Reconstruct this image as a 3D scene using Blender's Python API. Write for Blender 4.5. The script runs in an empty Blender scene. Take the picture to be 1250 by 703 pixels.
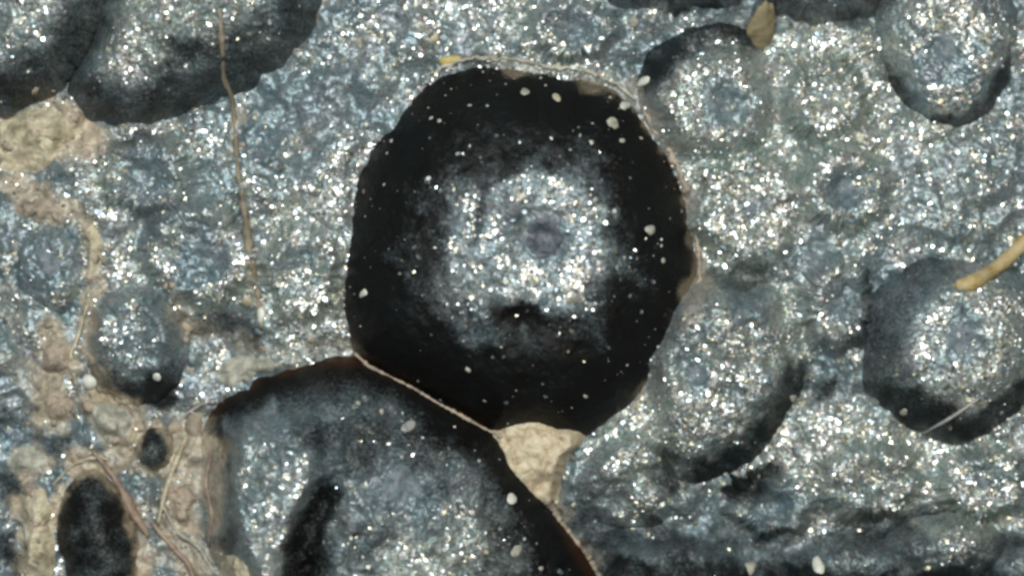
import bpy, math, random
import numpy as np
from mathutils import Vector

# ------------------------------------------------------------------ camera, world, lamps, exposure
S = bpy.context.scene
C = S.collection
cam_d = bpy.data.cameras.new('camera')
cam_d.sensor_width = 36.0
cam_d.lens = 129.0
cam_d.clip_end = 200.0
cam = bpy.data.objects.new('camera', cam_d)
C.objects.link(cam)
cam.location = (0, 0, 45)
S.camera = cam
cam_d.dof.use_dof = True
cam_d.dof.focus_distance = 44.55
cam_d.dof.aperture_fstop = 0.10

W = bpy.data.worlds.new('World')
S.world = W
W.use_nodes = True
bg = W.node_tree.nodes['Background']
bg.inputs[0].default_value = (0.75, 0.88, 1.0, 1)
bg.inputs[1].default_value = 0.10


def lamp(name, loc, size, power, col):
    d = bpy.data.lights.new(name, 'AREA')
    d.shape = 'DISK'
    d.size = size
    d.energy = power
    d.color = col
    o = bpy.data.objects.new(name, d)
    C.objects.link(o)
    o.location = loc
    o.rotation_euler = (Vector((0, 0, 0)) - Vector(loc)).to_track_quat('-Z', 'Y').to_euler()
    return o


lamp('key_lamp', (-5, 13, 31), 3.0, 6400, (0.92, 0.98, 1.0))
for k, (a, p, c) in enumerate([(20, 2600, (1.0, .94, .82)), (75, 2400, (.95, .98, 1.0)), (150, 1800, (.88, .95, 1.0)), (205, 1300, (.86, .95, 1.0)), (320, 1550, (1.0, .95, .84))]):
    lamp('ring_lamp', (13 * math.cos(math.radians(a)), 13 * math.sin(math.radians(a)), 31), 2.2, p, c)

S.view_settings.view_transform = 'Standard'
S.view_settings.look = 'None'
S.view_settings.gamma = 1
S.view_settings.exposure = 0.0
S.render.engine = 'CYCLES'
S.cycles.max_bounces = 4
S.cycles.filter_width = 3.0

rng = np.random.default_rng(7)


# ------------------------------------------------------------------ numpy noise
def _h(ix, iy, seed):
    n = (ix.astype(np.int64) * 374761393 + iy.astype(np.int64) * 668265263 + seed * 974634777) & 0xffffffff
    n = ((n ^ (n >> 13)) * 1274126177) & 0xffffffff
    n = ((n ^ (n >> 16)) * 2246822519) & 0xffffffff
    return ((n ^ (n >> 15)) & 0xffffff) / float(0xffffff)


def vnoise(x, y, seed=0):
    ix = np.floor(x); iy = np.floor(y)
    fx = x - ix; fy = y - iy
    fx = fx * fx * fx * (fx * (fx * 6 - 15) + 10)
    fy = fy * fy * fy * (fy * (fy * 6 - 15) + 10)
    ix = ix.astype(np.int64); iy = iy.astype(np.int64)
    a = _h(ix, iy, seed); b = _h(ix + 1, iy, seed)
    c = _h(ix, iy + 1, seed); d = _h(ix + 1, iy + 1, seed)
    return (a + (b - a) * fx) * (1 - fy) + (c + (d - c) * fx) * fy


def fbm(x, y, sc, oct=4, seed=0, gain=0.5):
    """about -1..1, feature size sc (world units)"""
    t = 0; amp = 1.0; tot = 0; f = 1.0 / sc
    for k in range(oct):
        ca, sa = math.cos(0.6 * k), math.sin(0.6 * k)
        t = t + amp * (vnoise((x * ca - y * sa) * f + 17.3 * k, (x * sa + y * ca) * f - 9.1 * k, seed + k) * 2 - 1)
        tot += amp; amp *= gain; f *= 2.03
    return t / tot * 1.6


def worley(x, y, sc, seed=0):
    x = x / sc; y = y / sc
    ix = np.floor(x).astype(np.int64); iy = np.floor(y).astype(np.int64)
    best = np.full(x.shape, 9.0)
    for dx in (-1, 0, 1):
        for dy in (-1, 0, 1):
            cx = ix + dx; cy = iy + dy
            px = cx + _h(cx, cy, seed); py = cy + _h(cx, cy, seed + 91)
            best = np.minimum(best, (x - px) ** 2 + (y - py) ** 2)
    return np.sqrt(best)


def sstep(a, b, x):
    t = np.clip((x - a) / (b - a), 0, 1)
    return t * t * (3 - 2 * t)


def P(px, py):
    return (np.asarray(px, float) - 625.0) / 100.0, (351.5 - np.asarray(py, float)) / 100.0


def seg_dist(x, y, pts):
    """distance (world) to a polyline given in photograph units"""
    X, Y = P([p[0] for p in pts], [p[1] for p in pts])
    if len(pts) == 1:
        return np.hypot(x - X[0], y - Y[0])
    best = np.full(np.shape(x), 1e9)
    for i in range(len(pts) - 1):
        dx = X[i + 1] - X[i]; dy = Y[i + 1] - Y[i]
        t = np.clip(((x - X[i]) * dx + (y - Y[i]) * dy) / (dx * dx + dy * dy + 1e-9), 0, 1)
        best = np.minimum(best, np.hypot(x - X[i] - t * dx, y - Y[i] - t * dy))
    return best


# ------------------------------------------------------------------ dark patches on undersides, flanks and gaps / where tan residue lies
DARK_PATCHES = [  # polyline, half width px, strength
    ([(-10, 125), (40, 105), (85, 75), (108, 30)], 40, .82, 1),
    ([(0, 95), (55, 60)], 32, .6, 1),
    ([(95, 122), (150, 135), (220, 118), (290, 95), (340, 62), (372, 20)], 42, .82, 1),
    ([(230, 65), (290, 65), (345, 40)], 38, .8, 1),
    ([(235, 10), (300, 25)], 18, .5, 1),
    ([(740, -5), (830, 0), (905, -5)], 18, .7, 1),
    ([(940, 0), (1000, 10), (1070, 4)], 24, .7, 1),
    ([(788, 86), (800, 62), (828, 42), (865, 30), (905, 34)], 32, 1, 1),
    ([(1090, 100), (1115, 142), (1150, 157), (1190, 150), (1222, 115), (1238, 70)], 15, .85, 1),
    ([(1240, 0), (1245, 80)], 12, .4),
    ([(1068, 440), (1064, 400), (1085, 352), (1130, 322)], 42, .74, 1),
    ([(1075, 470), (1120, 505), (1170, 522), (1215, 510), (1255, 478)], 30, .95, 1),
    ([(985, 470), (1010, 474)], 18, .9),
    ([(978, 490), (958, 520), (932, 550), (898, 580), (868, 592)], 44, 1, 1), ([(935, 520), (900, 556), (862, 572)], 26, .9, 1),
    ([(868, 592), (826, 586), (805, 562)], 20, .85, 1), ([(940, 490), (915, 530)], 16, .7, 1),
    ([(850, 335), (900, 345), (960, 338)], 10, .7),
    ([(860, 380), (870, 440)], 18, .25),
    ([(110, 470), (132, 486), (162, 494), (202, 478)], 34, 1, 1),
    ([(112, 482), (155, 499), (206, 482)], 14, .9), ([(60, 300), (62, 330)], 10, .1),
    ([(240, 400), (290, 398), (300, 420)], 16, .75),
    ([(40, 530), (90, 552)], 22, .85),
    ([(0, 500), (30, 520)], 18, .7),
    ([(0, 600), (20, 615)], 20, .7),
    ([(5, 660), (10, 690)], 22, .85),
    ([(405, 590), (380, 620), (370, 660), (365, 720)], 22, 1, 1),
    ([(400, 530), (400, 575)], 10, .7, 1),
    ([(700, 640), (750, 655), (800, 668), (880, 672), (960, 660)], 26, .72),
    ([(960, 690), (1050, 662), (1110, 650), (1110, 690)], 28, .72),
    ([(1150, 690), (1250, 660)], 22, .72),
    ([(760, 700), (900, 705), (1250, 720)], 30, 1),
    ([(700, 600), (720, 622)], 16, .6),
    ([(450, 560), (540, 560), (600, 620)], 12, .3),
    ([(345, 205), (375, 210)], 10, .4),
    ([(530, 120), (560, 88)], 8, .2),
    ([(1062, 40), (1075, 110), (1110, 165)], 16, .45),
    ([(838, 330), (900, 338), (962, 330), (975, 300)], 14, .6),
    ([(985, 160), (975, 200)], 14, .35), ([(1000, 270), (985, 300)], 14, .4),
    ([(1005, 470), (1050, 478)], 14, .6), ([(700, 625), (740, 650), (800, 655)], 22, .75),
    ([(330, 200), (380, 215)], 12, .35), ([(200, 240), (180, 280)], 12, .35), ([(190, 370), (215, 440)], 14, .45),
    ([(560, 45), (580, 60)], 10, .3), ([(1040, 640), (1130, 630), (1170, 645)], 14, .5), ([(840, 10), (920, 20), (1060, 30)], 10, .6),
    ([(300, 250), (340, 245)], 10, .25), ([(1150, 200), (1190, 190)], 14, .3), ([(430, 110), (440, 125)], 10, .3),
]
TAN = [
    ([(-10, 175), (40, 155), (92, 158)], 48, 1),
    ([(10, 225), (60, 250), (105, 265)], 26, .8),
    ([(110, 265), (118, 330), (95, 400)], 17, .85),
    ([(65, 420), (60, 500)], 36, .85),
    ([(0, 360), (25, 410)], 22, .5),
    ([(30, 570), (40, 710)], 28, .8),
    ([(120, 490), (160, 540), (200, 570)], 40, .9),
    ([(100, 560), (150, 610), (180, 690)], 20, .7), ([(0, 440), (30, 470)], 20, .5), ([(110, 340), (100, 420)], 18, .8),
    ([(225, 540), (215, 640), (235, 710)], 46, .8),
    ([(262, 540), (258, 620), (275, 710)], 22, .75),
    ([(255, 410), (335, 430), (420, 432)], 20, .45),
    ([(66, 640), (74, 595), (95, 575), (125, 575), (150, 620), (166, 700)], 14, .9), ([(163, 545), (187, 524), (210, 548)], 12, .8),
    ([(548, 70), (515, 35)], 9, .6),
    ([(284, 112), (290, 200), (303, 290), (316, 390)], 9, .6),
    ([(205, 350), (225, 400)], 14, .5),
    ([(640, 545), (662, 600), (720, 690)], 16, .4),
    ([(845, 250), (855, 340), (835, 400)], 14, .55),
    ([(560, 80), (660, 82), (770, 110), (820, 190)], 10, .5),
    ([(750, 510), (790, 470)], 8, .4),
    ([(380, 25), (388, 0)], 12, .5),
]


def dark_patch_map(x, y, mound=True):
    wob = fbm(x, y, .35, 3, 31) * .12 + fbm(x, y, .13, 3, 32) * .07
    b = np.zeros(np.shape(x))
    for pts, w, s, *own in DARK_PATCHES:
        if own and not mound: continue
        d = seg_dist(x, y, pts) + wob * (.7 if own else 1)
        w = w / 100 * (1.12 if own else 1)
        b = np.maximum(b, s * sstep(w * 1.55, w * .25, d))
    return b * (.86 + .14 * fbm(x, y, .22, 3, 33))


def tan_map(x, y):
    wob = fbm(x, y, .3, 4, 57) * .14
    b = np.zeros(np.shape(x))
    for pts, w, s in TAN:
        d = seg_dist(x, y, pts) + wob
        w = w / 100
        b = np.maximum(b, s * sstep(w * 1.3, w * .3, d))
    return b


# clusters of glitter: centre, radius px, ring?, strength
RINGS = [
    (912, 252, 48, 16, 1.6), (1155, 68, 52, 24, 2.0), (1168, 415, 52, 18, 1.6), (245, 312, 48, 16, 1.5), (60, 320, 45, 10, 1.1),
    (905, 392, 46, 16, 1.6), (850, 455, 46, 16, 1.6), (930, 450, 30, 20, 1.2), (874, 130, 52, 20, 1.6), (1030, 232, 42, 16, 1.0), (1022, 372, 36, 14, .9), (1062, 588, 42, 16, 1.0), (1203, 590, 40, 16, 1.0), (366, 330, 40, 14, .9), (180, 214, 42, 16, .9), (700, 36, 40, 16, .9), (945, 613, 38, 14, .8), (1135, 668, 22, 9, 1.2), (770, 655, 20, 9, .7), (490, 610, 80, 18, .45), (1010, 110, 45, 20, 1.5),
]
CLUST = [
    (650, 30, 90, .9), (480, 40, 80, .5), (930, 190, 70, 1.3), (1010, 60, 60, 1.0), (1040, 160, 70, .9), (1200, 230, 80, .4),
    (870, 300, 50, 1.0), (960, 440, 40, 1.2), (790, 560, 60, 1.2), (980, 520, 50, 1.0), (1060, 545, 60, .9), (1200, 570, 70, .9),
    (940, 580, 60, .6), (1140, 600, 60, .8), (1020, 600, 80, .5), (370, 380, 60, 1.1), (130, 310, 30, .8), (120, 210, 60, .8), (200, 200, 60, .5),
    (165, 65, 45, 1.9), (50, 25, 70, 1.6), (390, 280, 70, .4), (500, 670, 90, 1.4), (580, 690, 50, 1.0), (330, 690, 25, 1.4), (305, 545, 25, .9), (375, 560, 22, .9), (330, 620, 45, .9), (300, 590, 25, .6), (345, 665, 25, .8),
    (200, 600, 30, .7), (1240, 50, 30, 1.0), (1210, 450, 50, 1.2), (150, 400, 40, .8), (160, 330, 30, .8), (600, 330, 60, .0), (1200, 640, 25, 1.0),
    (420, 220, 60, .5), (815, 505, 40, 1.0), (960, 415, 25, 1.2), (830, 110, 40, .6), (900, 75, 30, .8), (1020, 130, 60, .6), (760, 545, 40, .8), (1110, 540, 50, .6), (930, 540, 30, .8), (350, 330, 40, .6), (345, 240, 40, .5), (860, 520, 40, 1.0), (290, 690, 20, .8), (250, 445, 30, 1.0), (200, 15, 60, 1.6), (290, 12, 40, 1.2),
]


def glitter_map(x, y, base=False):
    g = .15 + .40 * np.clip(fbm(x, y, .5, 3, 77), -.8, 1.5)
    for cx, cy, r, w, s in RINGS:
        X, Y = P(cx, cy)
        d = np.hypot(x - X, (y - Y) * .85) * 100 + fbm(x, y, .32, 3, 5) * 17
        g = g + s * np.exp(-((d - r) / (w * 1.25)) ** 2) * (.75 + .6 * fbm(x, y, .45, 2, 19)) - 1.0 * np.exp(-(d / (r * .62)) ** 2)
    for cx, cy, r, s in CLUST:
        X, Y = P(cx, cy)
        d = np.hypot(x - X, y - Y) * 100
        g = g + s * .85 * np.exp(-(d / r) ** 2)
    if base: return np.clip(g, 0, 2.0)
    fine = .22 + 1.5 * np.clip(fbm(x, y, .19, 2, 12) + .1, 0, 1.1)
    return np.clip(g, 0.03, 2.6) * fine


# soft swellings of the crust sheet (px, py, radius px, height)
SWELL = [(1005, 120, 60, .16), (1015, 235, 70, .14), (700, 30, 80, .15), (470, 60, 90, .15), (200, 200, 80, .15), (370, 340, 75, .16),
         (1060, 590, 80, .2), (1205, 590, 80, .2), (960, 560, 70, .16), (1060, 330, 60, .1), (1200, 230, 70, .12), (120, 230, 60, .12),
         (410, 220, 70, .10), (900, 640, 80, -.25), (1100, 690, 200, -.35), (740, 680, 80, -.3), (150, 560, 120, -.18), (30, 560, 60, -.15),
         (270, 410, 40, -.12), (985, 475, 30, -.15), (250, 240, 55, .1), (330, 170, 60, .1), (560, 40, 50, .1), (780, 40, 40, .1)]


def ground_low(x, y):
    z = .09 * fbm(x, y, 1.1, 3, 3) + .11 * fbm(x, y, .42, 3, 9)
    for cx, cy, r, h in SWELL:
        X, Y = P(cx, cy)
        z = z + h * np.exp(-((x - X) ** 2 + (y - Y) ** 2) / (r / 100) ** 2)
    return z


def granules(x, y, amt=1.0):
    wx = x + .02 * fbm(x, y, .1, 2, 201); wy = y + .02 * fbm(x, y, .1, 2, 202)
    f = worley(wx, wy, .085, 11)
    g = .020 * np.clip(1 - (f / .8) ** 2, 0, 1) * (.35 + .9 * vnoise(x / .17, y / .17, 44))
    q = .35 + 1.1 * vnoise(x / .8 + 5, y / .8, 61)
    return amt * (g + q * .034 * fbm(x, y, .17, 3, 23) + .03 * fbm(x, y, .3, 2, 29))


# ------------------------------------------------------------------ mesh helpers
def mesh_np(name, co, loops, starts, mat, smooth=True, attrs=None):
    me = bpy.data.meshes.new(name)
    me.vertices.add(len(co)); me.vertices.foreach_set('co', np.ascontiguousarray(co, np.float32).ravel())
    me.loops.add(len(loops)); me.loops.foreach_set('vertex_index', np.ascontiguousarray(loops, np.int32))
    me.polygons.add(len(starts)); me.polygons.foreach_set('loop_start', np.ascontiguousarray(starts, np.int32))
    me.update(calc_edges=True)
    me.polygons.foreach_set('use_smooth', np.full(len(starts), smooth, bool))
    for k, v in (attrs or {}).items():
        if v.ndim == 1:
            a = me.attributes.new(k, 'FLOAT', 'POINT'); a.data.foreach_set('value', np.ascontiguousarray(v, np.float32))
        else:
            a = me.attributes.new(k, 'FLOAT_COLOR', 'POINT')
            c = np.ones((len(v), 4), np.float32); c[:, :3] = v
            a.data.foreach_set('color', c.ravel())
    me.materials.append(mat)
    return me


def grid_faces(nu, nv, wrap=False):
    """quads over an nu x nv vertex grid (v fastest); wrap joins u ends"""
    u = np.arange(nu if wrap else nu - 1); v = np.arange(nv - 1)
    U, V = np.meshgrid(u, v, indexing='ij')
    U2 = (U + 1) % nu
    q = np.stack([U * nv + V, U * nv + V + 1, U2 * nv + V + 1, U2 * nv + V], -1).reshape(-1, 4)
    return q


def link(name, me, parent=None, loc=(0, 0, 0)):
    o = bpy.data.objects.new(name, me); C.objects.link(o)
    o.location = loc
    if parent: o.parent = parent
    return o


def tag(o, label, cat, group=None):
    o['label'] = label; o['category'] = cat
    if group: o['group'] = group
    return o


# ------------------------------------------------------------------ materials
def nodes(m):
    m.use_nodes = True
    nt = m.node_tree
    return nt, nt.nodes, nt.links, nt.nodes['Principled BSDF']


def N(nt, typ, **kw):
    n = nt.nodes.new(typ)
    for k, v in kw.items(): setattr(n, k, v)
    return n


def attr(nt, name):
    return N(nt, 'ShaderNodeAttribute', attribute_name=name)


def ramp(nt, fac, stops):
    r = N(nt, 'ShaderNodeValToRGB')
    e = r.color_ramp.elements
    while len(e) < len(stops): e.new(.5)
    for el, (p, c) in zip(e, stops):
        el.position = p; el.color = (*c, 1)
    nt.links.new(fac, r.inputs[0])
    return r.outputs[0]


def mix(nt, fac, a, b, typ='MIX'):
    m = N(nt, 'ShaderNodeMix', data_type='RGBA', blend_type=typ)
    for s, v in ((m.inputs[0], fac), (m.inputs[6], a), (m.inputs[7], b)):
        if isinstance(v, (int, float)): s.default_value = v
        elif isinstance(v, tuple): s.default_value = (*v, 1)
        else: nt.links.new(v, s)
    return m.outputs[2]


def math_n(nt, op, a, b, clamp=False):
    m = N(nt, 'ShaderNodeMath', operation=op, use_clamp=clamp)
    for s, v in ((m.inputs[0], a), (m.inputs[1], b)):
        if isinstance(v, (int, float)): s.default_value = v
        else: nt.links.new(v, s)
    return m.outputs[0]


def noise(nt, co, scale, detail=3, rough=.55, off=(0, 0, 0), dist=0.0):
    mp = N(nt, 'ShaderNodeMapping'); mp.inputs['Location'].default_value = off
    nt.links.new(co, mp.inputs[0])
    n = N(nt, 'ShaderNodeTexNoise')
    n.inputs['Scale'].default_value = scale; n.inputs['Detail'].default_value = detail
    n.inputs['Roughness'].default_value = rough; n.inputs['Distortion'].default_value = dist
    nt.links.new(mp.outputs[0], n.inputs['Vector'])
    return n.outputs[0]


def crust_material(name, black=(.0036, .0034, .0029), wallrough=.5):
    m = bpy.data.materials.new(name)
    nt, nd, lk, b = nodes(m)
    co = N(nt, 'ShaderNodeNewGeometry').outputs['Position']
    hue = noise(nt, co, 1.7, 4, .6, (3, 1, 7), .4)
    c = ramp(nt, hue, [(.30, (.100, .130, .145)), (.42, (.155, .185, .185)), (.52, (.195, .208, .192)), (.62, (.205, .195, .205)), (.74, (.235, .225, .170))])
    hue2 = noise(nt, co, 9.0, 3, .6, (1, 5, 2), .3)
    c2 = ramp(nt, hue2, [(.3, (.070, .105, .105)), (.45, (.150, .182, .172)), (.58, (.225, .225, .228)), (.72, (.27, .26, .20))])
    c = mix(nt, .5, c, c2)
    # where the silvery powder lies thick the crust is a paler grey, where it is thin a slate film shows
    pw = math_n(nt, 'ADD', attr(nt, 'powder').outputs['Fac'], math_n(nt, 'MULTIPLY', math_n(nt, 'SUBTRACT', noise(nt, co, 7.0, 3, .6, (1, 9, 9)), .5), .9))
    pc = ramp(nt, math_n(nt, 'MULTIPLY', pw, .6, True), [(0.0, (.86, .91, .93)), (.25, (1.0, 1.01, .99)), (.55, (1.15, 1.13, 1.07)), (.95, (1.38, 1.33, 1.18))])
    c = mix(nt, 1.0, c, pc, 'MULTIPLY')
    c = mix(nt, 1.0, c, (1.24, 1.33, 1.43), 'MULTIPLY')
    fine = noise(nt, co, 24.0, 3, .65, (2, 2, 9))
    v = ramp(nt, fine, [(.3, (.62, .62, .64)), (.5, (.96, .97, .96)), (.68, (1.45, 1.43, 1.36))])
    c = mix(nt, 1.0, c, v, 'MULTIPLY')
    # black of the dome walls and of the dark patches on the crust, brown at the very edge
    cov = attr(nt, 'cover').outputs['Fac']
    rim = attr(nt, 'rim').outputs['Fac']
    bn = noise(nt, co, 2.2, 4, .6, (9, 0, 0))
    blk = ramp(nt, bn, [(.35, (black[0] * 1.0, black[1] * .95, black[2] * .9)), (.62, (black[0] * 1.25, black[1] * 1.6, black[2] * 1.8))])
    blk = mix(nt, rim, blk, (.030, .012, .005))
    dust = noise(nt, co, 24.0, 4, .7, (0, 8, 3))
    ragged = math_n(nt, 'ADD', cov, math_n(nt, 'MULTIPLY', math_n(nt, 'SUBTRACT', dust, .5), .75))
    gate = N(nt, 'ShaderNodeMapRange', interpolation_type='SMOOTHSTEP')
    gate.inputs[1].default_value = .08; gate.inputs[2].default_value = .95
    lk.new(ragged, gate.inputs[0])
    c = mix(nt, gate.outputs[0], blk, c)
    # tan organic residue
    tn = noise(nt, co, 5.5, 5, .65, (4, 4, 4), .6)
    tc = ramp(nt, tn, [(.25, (.11, .085, .06)), (.42, (.27, .215, .15)), (.55, (.42, .36, .25)), (.66, (.38, .28, .20)), (.8, (.54, .49, .37))])
    tan = attr(nt, 'tan').outputs['Fac']
    tr = math_n(nt, 'ADD', tan, math_n(nt, 'MULTIPLY', math_n(nt, 'SUBTRACT', dust, .5), 1.1), True)
    tg = math_n(nt, 'MULTIPLY', tr, math_n(nt, 'MULTIPLY', tan, 1.4, True), True)
    c = mix(nt, tg, c, tc)
    lk.new(c, b.inputs['Base Color'])
    rr = N(nt, 'ShaderNodeMapRange')
    lk.new(gate.outputs[0], rr.inputs[0])
    rr.inputs[3].default_value = wallrough; rr.inputs[4].default_value = .40
    lk.new(rr.outputs[0], b.inputs['Roughness'])
    sp = N(nt, 'ShaderNodeMapRange'); lk.new(gate.outputs[0], sp.inputs[0]); sp.inputs[3].default_value = .16; sp.inputs[4].default_value = .45
    lk.new(sp.outputs[0], b.inputs['Specular IOR Level'])
    inv = math_n(nt, 'SUBTRACT', 1.0, tg)
    lk.new(math_n(nt, 'MULTIPLY', math_n(nt, 'MULTIPLY', gate.outputs[0], inv), .55), b.inputs['Metallic'])
    bp = N(nt, 'ShaderNodeBump'); bp.inputs['Strength'].default_value = .4; bp.inputs['Distance'].default_value = .035
    lk.new(noise(nt, co, 22.0, 3, .6, (7, 7, 1)), bp.inputs['Height'])
    lk.new(bp.outputs[0], b.inputs['Normal'])
    return m


def simple_material(name, stops, scale=8, rough=.6, bump=.4, sss=0.0, spec=.4, bscale=26):
    m = bpy.data.materials.new(name)
    nt, nd, lk, b = nodes(m)
    co = N(nt, 'ShaderNodeNewGeometry').outputs['Position']
    lk.new(ramp(nt, noise(nt, co, scale, 5, .65, (5, 3, 1), .5), stops), b.inputs['Base Color'])
    b.inputs['Roughness'].default_value = rough
    b.inputs['Specular IOR Level'].default_value = spec
    if sss:
        b.inputs['Subsurface Weight'].default_value = sss
        b.inputs['Subsurface Radius'].default_value = (.08, .05, .03)
        b.inputs['Subsurface Scale'].default_value = .6
    bp = N(nt, 'ShaderNodeBump'); bp.inputs['Strength'].default_value = bump; bp.inputs['Distance'].default_value = .03
    lk.new(noise(nt, co, bscale, 4, .7), bp.inputs['Height'])
    lk.new(bp.outputs[0], b.inputs['Normal'])
    return m


def crystal_material():
    m = bpy.data.materials.new('crystal')
    nt, nd, lk, b = nodes(m)
    a = attr(nt, 'tint')
    lk.new(a.outputs['Color'], b.inputs['Base Color'])
    b.inputs['Roughness'].default_value = .36
    b.inputs['Metallic'].default_value = .92
    b.inputs['Specular IOR Level'].default_value = .8
    return m


M_CRUST = crust_material('crust', black=(.0080, .0090, .0084))
M_WALL = crust_material('dome_wall')
M_CRYS = crystal_material()
M_SLATE = simple_material('slate_pore', [(.3, (.060, .090, .105)), (.5, (.125, .155, .165)), (.7, (.20, .205, .21))], 9, .4, .6, bscale=20)
M_PURPLE = simple_material('grey_violet_pore', [(.3, (.026, .030, .042)), (.5, (.055, .064, .080)), (.7, (.14, .15, .165))], 9, .4, .5)
M_TAN = simple_material('tan_residue', [(.28, (.17, .13, .085)), (.40, (.33, .28, .18)), (.52, (.56, .50, .35)), (.64, (.47, .38, .26)), (.76, (.66, .61, .47))], 3.2, .6, .6, .25)
M_PINK = simple_material('pinkish_residue', [(.28, (.12, .10, .08)), (.42, (.25, .21, .16)), (.53, (.38, .31, .23)), (.64, (.34, .27, .20)), (.76, (.50, .45, .35))], 4, .6, .6, .2)
M_PALE = simple_material('pale_residue', [(.25, (.15, .15, .12)), (.45, (.31, .30, .24)), (.62, (.47, .45, .36)), (.8, (.55, .52, .44))], 6, .6, .6, .2)
M_CREAM = simple_material('cream_wedge', [(.3, (.30, .23, .14)), (.45, (.47, .38, .25)), (.6, (.56, .48, .34)), (.78, (.62, .56, .44))], 6, .5, .4, .3)
M_GRAIN = simple_material('pale_grain', [(.3, (.50, .49, .40)), (.6, (.66, .65, .56)), (.8, (.75, .74, .68))], 12, .35, .3, .2)
M_DUST = simple_material('grey_dust', [(.3, (.22, .21, .17)), (.6, (.36, .35, .30)), (.8, (.50, .49, .44))], 9, .5, .3)
M_YELLOW = simple_material('yellow_grain', [(.3, (.30, .22, .07)), (.55, (.46, .36, .13)), (.8, (.55, .48, .26))], 10, .45, .3, .2)
M_OLIVE = simple_material('olive_flake', [(.28, (.11, .085, .045)), (.45, (.20, .165, .09)), (.6, (.27, .22, .13)), (.75, (.33, .30, .20))], 5, .5, .8, .2)
M_FIBRE = simple_material('tan_fibre', [(.28, (.22, .15, .07)), (.48, (.42, .31, .13)), (.62, (.46, .38, .22)), (.78, (.58, .52, .34))], 4.5, .4, .7, .3)
M_THREAD = simple_material('brown_thread', [(.28, (.09, .085, .065)), (.5, (.20, .165, .11)), (.72, (.31, .26, .18))], 5, .5, .5, .1)
M_REDBROWN = simple_material('red_brown_strand', [(.28, (.13, .085, .06)), (.5, (.26, .18, .13)), (.72, (.38, .30, .22))], 6, .5, .5, .1)
M_GREYFIB = simple_material('grey_fibre', [(.3, (.22, .22, .20)), (.6, (.36, .36, .33)), (.8, (.46, .45, .41))], 9, .4, .4, .1)


# ------------------------------------------------------------------ mounds: polar height caps over a hand-drawn outline
def mount_wall(cover):
    return cover is not None


class Mound:
    def __init__(self, centre, outline, height, prof, base=-.12, gran=1.0, extra=None, cover=None, wob=.012, lump=.0, steepdir=None, follow=False, grow=1.0):
        self.cx, self.cy = (float(v) for v in P(*centre))
        X, Y = P([p[0] for p in outline], [p[1] for p in outline])
        th = np.arctan2(Y - self.cy, X - self.cx); r = np.hypot(X - self.cx, Y - self.cy)
        o = np.argsort(th); th = th[o]; r = r[o]
        T = np.concatenate([th[-3:] - 2 * np.pi, th, th[:3] + 2 * np.pi]); R = np.concatenate([r[-3:], r, r[:3]])
        tt = np.linspace(-np.pi, np.pi, 1441)
        rr = np.interp(tt, T, R)
        k = np.ones(31) / 31
        rr = np.convolve(np.concatenate([rr[-46:-1], rr, rr[1:46]]), k, 'same')[45:-45]
        rr = rr + wob * fbm(np.cos(tt) * 3 + self.cx, np.sin(tt) * 3 + self.cy, .5, 4, 66)
        self.tt, self.rr = tt, rr * grow
        self.h, self.prof, self.base, self.gran, self.extra, self.coverf, self.lump = height, prof, base, gran, extra, cover, lump
        self.steepdir = steepdir
        self.onground = follow
        self.rough = .25 if mount_wall(cover) else .6

    def s(self, x, y):
        th = np.arctan2(y - self.cy, x - self.cx)
        return np.hypot(x - self.cx, y - self.cy) / np.interp(th, self.tt, self.rr)

    def low(self, x, y, s=None):
        if s is None: s = self.s(x, y)
        s = np.clip(s, 0, 1)
        pr = self.prof(s)
        if self.steepdir is not None:
            c = np.cos(np.arctan2(y - self.cy, x - self.cx) - math.radians(self.steepdir[0]))
            w = sstep(self.steepdir[1] - .5, self.steepdir[1] + .5, c)
            pr = w * pr + (1 - w) * p_plateau(s)
        z = self.base + self.h * pr
        if self.onground: z = z + ground_low(x, y)
        if self.lump: z = z + self.lump * (fbm(x, y, .45, 3, 15) + .38 * fbm(x, y, .15, 3, 16)) * (1 - s ** 6)
        if self.extra is not None: z = z + self.extra(x, y)
        return z

    def cover(self, x, y, s):
        if self.coverf is not None: return self.coverf(x, y, s)
        return 1 - dark_patch_map(x, y)

    def mesh(self, name, mat, step=.017, brown=0.0, tanmul=1.0):
        Rm = float(self.rr.max())
        nth = int(max(24, min(900, 2 * math.pi * Rm / step))); nr = int(max(8, min(170, Rm / step * 1.15)))
        th = np.linspace(-np.pi, np.pi, nth, endpoint=False)
        sv = np.linspace(0, 1, nr + 1)[1:] ** .88
        TH, SV = np.meshgrid(th, sv, indexing='ij')
        R = np.interp(TH, self.tt, self.rr)
        x = self.cx + R * SV * np.cos(TH); y = self.cy + R * SV * np.sin(TH)
        x = np.concatenate([x.ravel(), [self.cx]]); y = np.concatenate([y.ravel(), [self.cy]]); s = np.concatenate([SV.ravel(), [0.]])
        cov = self.cover(x, y, s)
        g = granules(x, y, self.gran)
        z = self.low(x, y, s) + g * (self.rough + (1 - self.rough) * np.clip(cov, 0, 1))
        n = nth * nr
        q = grid_faces(nth, nr, True)
        q = q[:, ::-1] if False else q
        i = np.arange(nth); tri = np.stack([np.full(nth, n), i * nr, ((i + 1) % nth) * nr], -1)
        loops = np.concatenate([q.ravel(), tri.ravel()])
        starts = np.concatenate([np.arange(len(q)) * 4, len(q) * 4 + np.arange(nth) * 3])
        rim = brown * sstep(.93, 1.0, s + .02 * fbm(x, y, .3, 3, 8))
        co = np.stack([x - self.cx, y - self.cy, z], -1)
        return mesh_np(name, co, loops, starts, mat, True, {'cover': cov, 'tan': tan_map(x, y) * (tanmul(x, y) if callable(tanmul) else tanmul), 'rim': rim, 'powder': glitter_map(x, y, True)})


def p_dome(a, b):
    return lambda s: np.clip(1 - s ** a, 0, 1) ** b


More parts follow.
